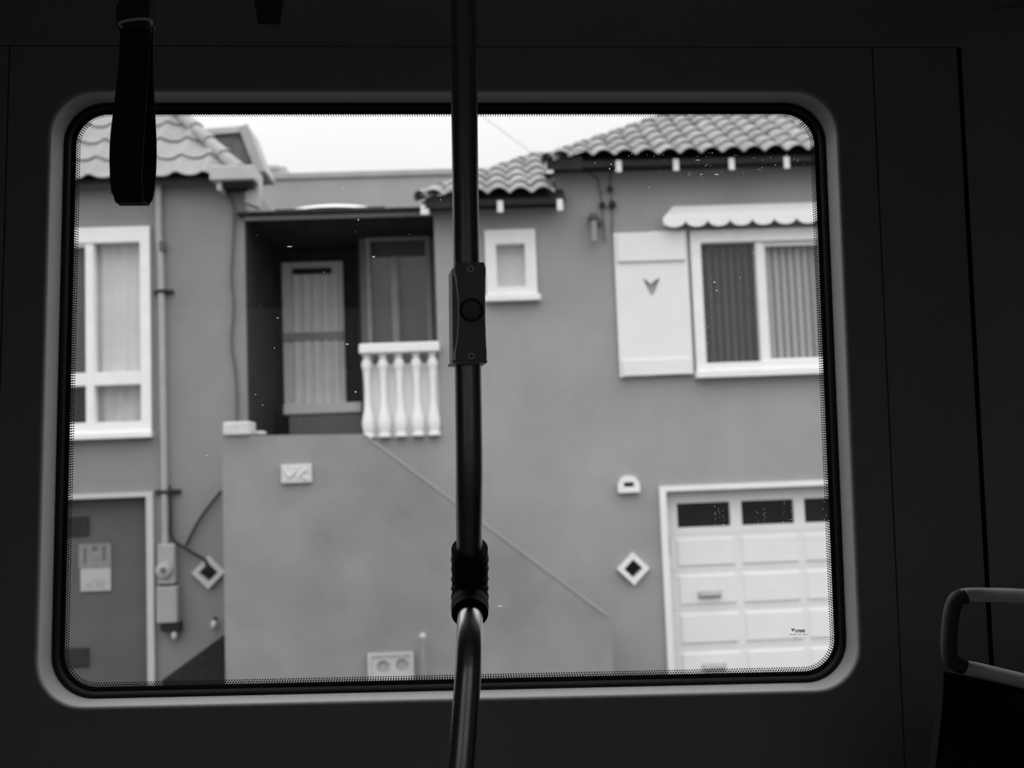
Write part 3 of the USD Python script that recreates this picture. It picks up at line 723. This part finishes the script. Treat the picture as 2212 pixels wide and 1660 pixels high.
for px, py, r_ in ((1318, 408, .032), (1301, 443, .034), (1323, 442, .040)):
    x, z = U(px, py, YF-.045)
    s2 = trimesh.creation.icosphere(2, r_); s2.apply_scale([1, .9, 1.15]); s2.apply_translation([x, YF-.04, z])
    obj('insulator', s2, 'iron_black', sd, smooth=60)

# ---- porch between the houses ----------------------------------------------------------
pc = hr
PZ, PT = 2.72, 5.115
zg = U(700, 456, YF-.09)[1]
PB = 12.0
obj('landing_front', bx(-1.05, -.375, YF, YF+.2, -.1, 2.79), 'stucco', pc)
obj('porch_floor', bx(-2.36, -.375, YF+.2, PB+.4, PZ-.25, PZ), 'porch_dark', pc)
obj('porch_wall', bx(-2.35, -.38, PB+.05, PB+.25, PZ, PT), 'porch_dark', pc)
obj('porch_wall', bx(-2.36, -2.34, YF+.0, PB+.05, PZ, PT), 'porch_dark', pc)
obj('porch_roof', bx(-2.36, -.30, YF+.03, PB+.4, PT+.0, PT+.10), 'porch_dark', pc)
obj('header_beam', bx(-2.36, -.375, YF-.03, YF+.10, PT, zg-.016, .006), 'stucco', pc)
obj('gutter', bx(-2.42, -.42, YF-.10, YF+.03, zg-.016, zg+.016, .008), 'dark_wood', pc)
# right-hand part: window wall standing further forward
PR = 11.5
rx0, rx1 = U(779, 620, PR)[0], U(938, 620, PR)[0]+.25
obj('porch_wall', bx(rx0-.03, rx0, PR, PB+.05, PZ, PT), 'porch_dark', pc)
obj('bay_wall', slab(sbox(rx0, PZ, rx1, PT).difference(sbox(U(800, 600, PR)[0], PZ+.5, U(925, 600, PR)[0], U(860, 522, PR)[1])), PR, PR+.06), 'porch_grey', pc)
bw = obj('window', slab(frame_poly(U(792, 600, PR)[0], U(930, 600, PR)[0], PZ+.45, U(860, 510, PR)[1], .05), PR-.03, PR+.05), 'porch_grey_light', pc)
mx = U(853, 620, PR)[0]
obj('mullion', bx(mx-.04, mx+.04, PR-.025, PR+.05, PZ+.45, U(853, 555, PR)[1]), 'porch_grey_light', bw)
obj('pane', bx(U(800, 600, PR)[0], U(925, 600, PR)[0], PR+.03, PR+.035, PZ+.45, U(860, 515, PR)[1]), 'house_glass', bw)
obj('curtain', bx(U(798, 600, PR)[0], U(927, 600, PR)[0], PR+.10, PR+.12, PZ+.4, U(860, 505, PR)[1]), 'porch_grey', bw)
# door
dr = [U(608, 568, PB), U(740, 565, PB), U(612, 888, PB)]
dx0, dx1, dz0, dz1 = dr[0][0], dr[1][0], dr[2][1], dr[0][1]
door = thing('entry_door', ((dx0+dx1)/2, PB, dz0), 'grey security door with vertical slats at the back of the porch', 'door')
obj('leaf', bx(dx0, dx1, PB, PB+.045, dz0, dz1, .004), 'screen_door', door)
obj('top_slot', bx(U(632, 580, PB)[0], U(716, 580, PB)[0], PB-.02, PB, U(670, 593, PB)[1], U(670, 580, PB)[1]), 'iron_black', door)
for px in (640, 662, 683, 704, 726):
    x = U(px, 700, PB)[0]; zz1 = U(px, 594, PB)[1]
    obj('slat', bx(x-.028, x+.028, PB-.03, PB, dz0+.06, zz1, .008), 'screen_door_slat', door)
zm = U(670, 728, PB)[1]
obj('mid_rail', bx(dx0, dx1, PB-.035, PB, zm-.05, zm+.05, .004), 'porch_grey_light', door)
stp = thing('porch_step', ((dx0+dx1)/2, PB-.3, PZ), 'grey step under the security door in the porch', 'step')
ys = PB-.35
(sx0, sz0), (sx1, sz1) = U(612, 893, ys), U(790, 870, ys)
obj('tread', bx(sx0, sx1, ys, PB-.002, sz0-.02, sz0+.10, .01), 'screen_door', stp)
obj('riser', bx(sx0+.06, sx1-.03, ys+.03, PB-.002, PZ, sz0-.02), 'porch_grey', stp)

# balustrade
YR = YF-.02
bal = thing('balustrade', (-.77, YR, 2.79), 'short white balustrade with five turned balusters on the porch edge', 'balustrade')
zr0, zr1 = U(860, 763, YR-.05)[1], U(860, 741, YR-.05)[1]
xr0, xr1 = U(781, 750, YR)[0], -.355
obj('hand_rail', bx(xr0-.02, xr1, YR-.09, YR+.09, zr0, zr1, .015), 'white_paint', bal)
zbt = 2.79
obj('infill_panel', bx(xr0+.02, xr1-.02, YR+.035, YR+.055, zbt, U(860, 785, YR)[1], .004), 'white_enamel', bal)
for px in (794, 829, 864, 901, 936):
    x = U(px, 850, YR)[0]; H_ = zr0-zbt
    pr = [(0, 0), (.064, 0), (.064, .035), (.050, .05), (.060, .10), (.066, .17), (.058, .24), (.042, .33), (.034, .45), (.032, .62), (.036, .72), (.042, .76), (.036, .78), (.044, .81), (.056, .86), (.050, .91), (.034, .94), (.030, .955), (.044, .965), (.044, 1.0), (0, 1.0)]
    obj('baluster', lathe([(r_, zbt+h*H_) for r_, h in pr], x, YR-.01, 16), 'white_paint', bal, smooth=40)

# ---- outside stair with its solid side wall
YS = 9.5
es = thing('entry_stair', (-.6, 10, .08), 'grey stucco stair wall sloping down to the right in the middle', 'stair')
prof = Polygon([(-2.38, -.1), (-2.38, 2.83), (-1.06, 2.80), (1.15, 1.025), (1.19, .98), (1.19, -.1)])
obj('side_wall', slab(prof, YS, YS+.16), 'stucco_stair', es)
obj('end_wall', bx(-2.38, -2.22, YS+.16, YF, -.1, 2.83), 'stucco_stair', es)
cp = []
def along_cap(x0, z0, x1, z1, t=.03, over=.012):
    d_ = np.array([x1-x0, z1-z0]); d_ /= np.linalg.norm(d_); nrm = np.array([-d_[1], d_[0]])
    a, b = np.array([x0, z0]), np.array([x1, z1])
    return slab(Polygon([a, b, b+nrm*t, a+nrm*t]), YS-over, YS+.17)
obj('coping', along_cap(-1.06, 2.785, 1.16, 1.010, .013, .006), 'stucco_coping', es)
obj('landing', bx(-2.22, -1.06, YS+.16, YF, 2.5, 2.70), 'concrete', es)
for k in range(9):
    xa = -1.06+.235*k; zt3 = 2.70-.187*(k+1)
    obj('step', bx(xa, xa+.235, YS+.16, YF, -.1, zt3), 'concrete', es)
cb = thing('cap_block', (-2.24, YS, 2.83), 'pale square cap block at the left end of the stair wall', 'cap')
obj('block', bx(U(483, 930, YS)[0], U(541, 930, YS)[0], YS-.03, YS+.24, 2.831, 2.957, .012), 'plaque_cream', cb)
rk = trimesh.creation.icosphere(3, 1.0); rk.apply_scale([.062, .05, .022]); rk.apply_translation([U(557, 932, YS)[0], YS+.1, 2.826+.02])
obj('stone', rk, 'vent_paint', smooth=60, label='small flat grey stone on the stair wall beside the pale cap block', cat='stone')

# house-number plaque
x0p, z1p = U(608, 1005, YS); x1p, z0p = U(675, 1043, YS)
pq = thing('number_plaque', ((x0p+x1p)/2, YS, z0p), 'pale rectangular relief plaque on the stair wall below the porch', 'plaque')
obj('plate', bx(x0p, x1p, YS-.035, YS-.001, z0p, z1p, .008), 'plaque_cream', pq)
wq, hq = x1p-x0p, z1p-z0p
for (u0, v0, u1, v1) in ((.12, .75, .28, .35), (.28, .35, .44, .62), (.52, .25, .66, .55), (.66, .55, .84, .75), (.70, .30, .88, .22)):
    obj('relief', tube([(x0p+u0*wq, YS-.035, z0p+v0*hq), (x0p+u1*wq, YS-.037, z0p+v1*hq)], .011, 8), 'plaque_relief', pq, smooth=60)

# lower vent plate, stand pipe
vx0, vz1 = U(797, 1413, YS); vx1, vz0 = U(893, 1466, YS)
vp = thing('vent_plate', ((vx0+vx1)/2, YS, vz0), 'pale vent plate with two round dark holes low on the stair wall', 'vent')
hc = [U(828, 1440, YS), U(869, 1436, YS)]
obj('plate', slab(sbox(vx0, vz0, vx1, vz1).difference(unary_union([Point(c).buffer(.058, 12) for c in hc])), YS-.03, YS-.001), 'vent_paint', vp)
obj('rim', slab(frame_poly(vx0-.01, vx1+.01, vz0-.01, vz1+.01, .03), YS-.04, YS-.03), 'vent_paint', vp)
for c in hc: obj('grille', disc(c[0], YS-.012, YS-.001, c[1], .060, 20), 'porch_grey_light', vp)
px_, pz_ = U(913, 1376, YS-.12)
sp_ = thing('standpipe', (px_, YS-.12, .08), 'grey standpipe with a pale round cap beside the vent plate', 'pipe')
obj('pipe', tube([(px_, YS-.10, .08), (px_, YS-.10, pz_-.02)], .024, 14), 'stucco_stair', sp_, smooth=50)
cpm = trimesh.creation.icosphere(2, .032); cpm.apply_translation([px_, YS-.10, pz_]); obj('cap', cpm, 'vent_paint', sp_, smooth=60)

# ---- left-hand house ---------------------------------------------------------------------
hl = thing('house', (-3.8, YF, .08), 'darker grey stucco house on the left with a pale tile roof', 'house')
LW = (-4.95, -3.335, 2.905, 5.08)
LG = (-5.6, -3.397, .08, 2.273)
LD = (-2.778, 1.480, .167)
lp2 = Polygon([(-9.5, -.1), (-2.36, -.1), (-2.36, 5.62), (-9.5, 5.62)])
obj('wall', slab(lp2.difference(unary_union([sbox(LW[0]+.02, LW[2]+.03, LW[1]-.02, LW[3]-.02), sbox(LG[0], -.2, LG[1], LG[3]), diamond(LD, .145)])), YF, YF+.22), 'stucco_left', hl)
obj('side_wall', bx(-2.53, -2.376, YF+.22, 14.5, -.1, 5.62), 'stucco_left', hl)
diamond_window(hl, LD, trim='trim_grey')
gt = obj('garage_trim', slab(sbox(LG[0]-.07, .08, -3.328, 2.322).difference(sbox(LG[0], 0, LG[1], LG[3])), YF-.045, YF+.03), 'trim_grey', hl)
# window with curtains
w_l = window(hl, *LW, .10, sill=(.012, .05, .03, .03), wb=.145, wt=.16)
obj('head_moulding', bx(LW[0]+.02, LW[1]-.02, YF-.030, YF+.06, 4.935, 4.975), 'white_paint', w_l)
obj('mullion', bx(-4.000, -3.915, YF-.035, YF+.08, 3.03, 4.97, .006), 'white_paint', w_l)
obj('transom', bx(LW[0]+.05, LW[1]-.05, YF-.030, YF+.08, 3.428, 3.565, .006), 'white_paint', w_l)
obj('sash_rail', bx(LW[0]+.05, -3.96, YF-.02, YF+.07, 4.885, 4.965, .004), 'white_paint', w_l)
for (a, b, c, e_) in ((-4.85, -3.99, 3.56, 4.93), (-3.93, -3.43, 3.56, 4.93), (-4.85, -3.99, 3.04, 3.43), (-3.93, -3.43, 3.04, 3.43)):
    obj('pane', bx(a, b, YF+.055, YF+.06, c, e_), 'house_glass', w_l)
def curtain(x0, x1, z0, z1, y, folds, amp=.014):
    n_ = folds*8+1; x = np.linspace(x0, x1, n_); yy = y+amp*np.sin(np.linspace(0, folds*2*np.pi, n_))+.4*amp*np.sin(np.linspace(0, folds*3.7, n_))
    return slab(Polygon(np.r_[np.c_[x, yy], np.c_[x, yy+.006][::-1]]), 0, 1), (x, yy)
def cloth(x0, x1, z0, z1, y, folds, amp):
    n_ = folds*8+1; x = np.linspace(x0, x1, n_); yy = y+amp*np.sin(np.linspace(0, folds*2*np.pi, n_))+.5*amp*np.sin(np.linspace(1, folds*3.7, n_))
    v = np.vstack([np.c_[x, yy+dy, np.full(n_, z)] for dy in (0, .005) for z in (z0, z1)]); fc = []
    for k in range(n_-1): fc += [(k, k+1, n_+k+1), (k, n_+k+1, n_+k), (2*n_+k, 3*n_+k+1, 2*n_+k+1), (2*n_+k, 3*n_+k, 3*n_+k+1)]
    return trimesh.Trimesh(v, fc, process=False)
obj('curtain', cloth(-3.95, -3.40, 3.50, 4.97, YF+.12, 5, .012), 'curtain', w_l, smooth=60)
obj('curtain', cloth(-3.95, -3.40, 2.95, 3.50, YF+.12, 4, .014), 'curtain_low', w_l, smooth=60)
obj('insect_screen', bx(-4.90, -3.98, YF+.10, YF+.105, 3.50, 4.97), 'sign_mark', w_l)
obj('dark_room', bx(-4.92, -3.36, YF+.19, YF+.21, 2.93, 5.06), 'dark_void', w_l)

# roof: steep tiled front with a hip, a darker rear roof and the boxed cornice end
TL = math.radians(47.5); P_L = .293
yl = YF-.16; zl = xz_at(230, 392, yl)[1]
xh = xz_at(512, 362, yl)[0]
rf = obj('roof', deck(-9.6, xh, yl, zl+.01, TL, 1.6, None, True), 'dark_wood', hl)
n_c = 12
x_start = xz_at(197, 380, yl)[0]
x_start -= P_L*math.ceil((x_start+8.0)/P_L)
tiled_roof(rf, 'roof_tile_pale', x_start, x_start+P_L*22, yl-.03, zl, TL, P_L, .355, .060, 'cusp', 5, hip_right=xh+.05)
hip_caps(rf, 'roof_tile_pale', (xh+.03, yl-.02, zl+.06), (-1, 1, math.tan(TL)), 7, .36, .085, .42)
obj('eaves_board', bx(-9.6, xh-.05, yl+.03, YF+.1, 5.52, zl+.0), 'stucco_left', hl)
cz1, cz0 = U(500, 357, YF-.3)[1], U(500, 388, YF-.3)[1]
cxa, cxb = U(452, 370, YF-.3)[0], U(549, 370, YF-.3)[0]
obj('cornice_end', [bx(cxa, cxb, YF-.30, YF+.12, cz0, cz1, .01), bx(cxa+.06, cxa+.11, YF-.26, YF+.0, cz0-.10, cz0, .01)], 'coping_paint', hl)
obj('cornice_soffit', bx(cxa+.10, cxb-.03, YF-.22, YF+.0, cz0-.05, cz0), 'dark_wood', hl)
pxa, pxb = U(532, 420, YF-.05)[0], U(560, 420, YF-.05)[0]
obj('corner_scroll', slab(Polygon([(pxa, U(0, 450, YF)[1]-.02), (pxb-.02, 5.25), (pxb, 5.40), (pxb, cz0+.06), (cxb-.05, cz1-.02), (cxb-.09, cz0-.02), (pxa+.03, 5.30)]).buffer(.01), YF-.10, YF+.05), 'coping_paint', hl)
YD = 11.6
dq = [U(430, 283, YD), U(537, 274, YD), U(572, 374, YD), U(500, 380, YD)]
rr = slab(Polygon([dq[0], dq[1], dq[2], dq[3]]), YD, YD+.5)
obj('rear_roof', rr, 'roof_dark', hl)
obj('ridge_cap', slab(Polygon([dq[0], dq[1], (dq[1][0]+.02, dq[1][1]-.07), (dq[0][0], dq[0][1]-.07)]), YD-.05, YD+.5), 'vent_paint', hl)
dqa, dqb = np.array(dq[1]), np.array(dq[2])
obj('rake_board', slab(Polygon([dqa+[-.10, -.03], dqa+[.0, .01], dqb+[.03, .0], dqb+[-.09, .0]]), YD-.08, YD+.5), 'porch_grey_light', hl)

# garage door on the left
gl = thing('garage_door', (-4.4, YF+.12, .08), 'dark grey garage door with black strap hinges at the left', 'garage door')
obj('slab', bx(LG[0]+.01, LG[1]-.004, YF+.09, YF+.13, .08, LG[3]+.03, .003), 'garage_dark', gl)
for (a, b) in ((1117, 1158), (1400, 1441)):
    z1h, z0h = U(170, a, YF+.08)[1], U(170, b, YF+.08)[1]
    obj('strap_hinge', bx(-4.6, U(192, a, YF+.08)[0], YF+.068, YF+.09, z0h, z1h, .006), 'iron_black', gl)
# sign on it
Yg = YF+.085
s0, s1, s2 = U(170, 1177, Yg), U(241, 1227, Yg), U(241, 1276, Yg)
sg = thing('door_sign', ((s0[0]+s1[0])/2, Yg, s2[1]), 'two-part notice on the dark garage door at the left', 'sign')
obj('upper_board', bx(s0[0], s1[0], Yg-.008, Yg-.0005, s1[1]+.002, s0[1], .002), 'sign_upper', sg)
obj('lower_board', bx(s0[0]+.02, s1[0]-.005, Yg-.010, Yg-.0005, s2[1], s1[1], .002), 'sign_lower', sg)
W_, H1, H2 = s1[0]-s0[0], s0[1]-s1[1], s1[1]-s2[1]
for (u0, u1, v0, v1) in ((.16, .24, .25, .85), (.74, .83, .3, .92), (.42, .58, .72, .9)):
    obj('mark', bx(s0[0]+u0*W_, s0[0]+u1*W_, Yg-.010, Yg-.0075, s1[1]+v0*H1, s1[1]+v1*H1), 'sign_mark', sg)
for (u0, u1, v0, v1) in ((.22, .42, .18, .40), (.52, .80, .15, .50)):
    obj('mark', bx(s0[0]+u0*W_, s0[0]+u1*W_, Yg-.0115, Yg-.0095, s2[1]+v0*H2, s2[1]+v1*H2), 'sign_smudge', sg)

# conduit, meter and boxes
cd = thing('conduit_pipe', (-3.23, YF, 1.8), 'pale painted conduit pipe running down the left house to the meter', 'pipe')
Yc = YF-.05
cpt = [(U(px, py, Yc)[0], Yc, U(px, py, Yc)[1]) for px, py in ((342, 375), (343, 500), (347, 560), (350, 700), (353, 900), (356, 1063), (358, 1178))]
obj('pipe', tube(catmull(cpt, 5), .034, 14), 'conduit_paint', cd, smooth=60)
for px, py, w in ((352, 630, .10), (361, 1063, .13)):
    x, z = U(px, py, Yc); obj('clamp', [bx(x-w, x+w, YF-.03, YF-.001, z-.022, z+.022, .005), bx(x-.5*w, x+.4*w, Yc-.042, YF, z-.018, z+.018, .006)], 'iron_black', cd)
x, z = U(352, 533, Yc); obj('coupling', tube([(x-.01, Yc, z-.05), (x-.01, Yc, z+.05)], .040, 14), 'sign_mark', cd, smooth=60)
mt = thing('electric_meter', (-3.22, YF, 1.35), 'grey electric meter with a round glass, right of the dark garage door', 'meter')
(m0x, m0z), (m1x, m1z) = U(340, 1177, YF-.1), U(379, 1262, YF-.1)
obj('box', bx(m0x, m1x, YF-.11, YF-.001, m1z, m0z, .012), 'galvanised', mt)
gx, gz = U(353, 1233, YF-.14)
mg = lathe([(0, .045), (.05, .042), (.072, .032), (.080, .015), (.086, .018), (.086, 0), (0, 0)], 0, 0, 24)
mg.apply_transform(trimesh.transformations.rotation_matrix(math.pi/2, [1, 0, 0])); mg.apply_translation([gx, YF-.11, gz])
obj('glass_dome', mg, 'meter_glass', mt, smooth=40)
obj('dial', disc(gx, YF-.158, YF-.153, gz, .030, 16), 'sign_mark', mt)
obj('lower_lip', bx(m0x+.01, m1x-.01, YF-.08, YF-.001, m1z-.030, m1z, .008), 'iron_black', mt)
(b0x, b0z), (b1x, b1z) = U(338, 1269, YF-.12), U(384, 1346, YF-.12)
bb = thing('breaker_box', ((b0x+b1x)/2, YF, b1z), 'plain grey breaker box under the electric meter', 'box')
obj('case', bx(b0x, b1x, YF-.13, YF-.001, b1z, b0z, .010), 'galvanised', bb)
obj('dark_base', bx(b0x+.02, b1x+.02, YF-.10, YF-.001, b1z-.085, b1z, .01), 'iron_black', bb)
def ppath(pts, Y): return catmull([(U(a, b, Y)[0], Y, U(a, b, Y)[1]) for a, b in pts], 6)
cbl = thing('hanging_cable', (-2.9, YF, 1.6), 'dark cable looping from the stair wall to the meter on the left house', 'cable')
obj('cable', tube(ppath(((478, 1062), (455, 1090), (432, 1122), (415, 1152), (402, 1180)), YF-.04), .015, 8), 'cable_black', cbl, smooth=60)
obj('cable', tube(ppath(((367, 1050), (369, 1110), (369, 1150), (378, 1170), (400, 1185), (428, 1202), (444, 1212), (448, 1232)), YF-.065), .016, 8), 'cable_black', cbl, smooth=60)
cc = thing('drop_cable', (-2.5, YF, 4), 'dark cable dropping down the wall at the left edge of the porch', 'cable')
obj('cable', tube(ppath(((465, 405), (492, 420), (505, 450), (504, 520), (500, 600), (505, 660), (500, 740), (508, 800), (512, 860), (512, 914)), YF-.03), .014, 8), 'sign_mark', cc, smooth=60)
for px, py, lab in ((462, 1350, 'small pale tap on the wall beside the stair wall'), (377, 1373, 'small pale tap under the breaker box')):
    x, z = U(px, py, YF-.06)
    tp = thing('water_tap', (x, YF, z), lab, 'tap')
    s3 = trimesh.creation.icosphere(2, .033); s3.apply_scale([.9, 1, 1.3]); s3.apply_translation([x, YF-.06, z]); obj('knob', s3, 'plaque_cream', tp, smooth=60)
    obj('stem', tube([(x, YF-.001, z+.06), (x+.003, YF-.05, z+.05), (x, YF-.055, z+.02)], .014, 8), 'iron_black', tp)
kw = thing('kerb_wall', (-3., 9.9, .08), 'low dark sloping kerb wall in the corner beside the stair wall', 'wall')
Yk = 9.95
kp = [U(484, 1372, Yk), U(350, 1470, Yk), (U(350, 1470, Yk)[0], -.1), (U(484, 1372, Yk)[0]+.1, -.1), (U(484, 1372, Yk)[0]+.1, U(484, 1372, Yk)[1]+.03)]
obj('wall_body', slab(Polygon(kp), Yk, YF-.01), 'shrub_dark', kw)

# ---- skylight, buildings behind, wire
Yw = 11.0
kx0, kx1 = U(590, 455, Yw)[0], U(835, 445, Yw)[0]; kz = U(712, 450, Yw)[1]; kt = U(705, 436, Yw)[1]
dm = trimesh.creation.icosphere(4, 1.0); dm = dm.slice_plane([0, 0, 0], [0, 0, 1]); dm.apply_scale([(kx1-kx0)/2, .45, kt-kz+.01])
dm.apply_translation([(kx0+kx1)/2, Yw+.4, kz])
sk = thing('skylight', ((kx0+kx1)/2, Yw+.4, PT+.1), 'shallow white skylight dome on the flat porch roof', 'skylight')
obj('dome', dm, 'skylight_white', sk, smooth=60)
obj('kerb', bx(kx0+.02, kx1-.02, Yw, Yw+.8, PT+.10, kz+.004), 'dark_wood', sk)
Yp = 15.0
(wx0, wz0), (wx1, wz1) = U(560, 379, Yp), U(1010, 366, Yp)
bk = thing('rear_building', ((wx0+wx1)/2, Yp, .08), 'plain grey building behind the porch with a small chimney', 'building')
obj('wall', bx(wx0-.6, wx1+1.2, Yp, Yp+2.5, .08, (wz0+wz1)/2), 'stucco_far', bk)
obj('parapet_cap', bx(wx0-.62, wx1+1.22, Yp-.03, Yp+.3, (wz0+wz1)/2-.07, (wz0+wz1)/2+.01), 'porch_grey_light', bk)
(ch0, chz), (ch1, _) = U(577, 360, Yp), U(618, 360, Yp)
obj('chimney', [bx(ch0, ch1, Yp+.0, Yp+.5, (wz0+wz1)/2, chz, .01), bx(ch0-.05, ch1-.1, Yp-.02, Yp+.5, chz-.06, chz+.02, .01)], 'vent_paint', bk)
wa, wb_, Yu = U(1030, 242, 9.6), U(1152, 306, 9.6), 9.6
q0, q1 = np.array([wa[0], Yu, wa[1]]), np.array([wb_[0], Yu+.35, wb_[1]])
wr = np.array([q0+(q0-q1)*t for t in np.linspace(6, -1, 15)])
obj('overhead_wire', tube(wr, .003, 6), 'galvanised', smooth=60, label='thin pale overhead wire crossing the sky to the lower tile roof', cat='wire')
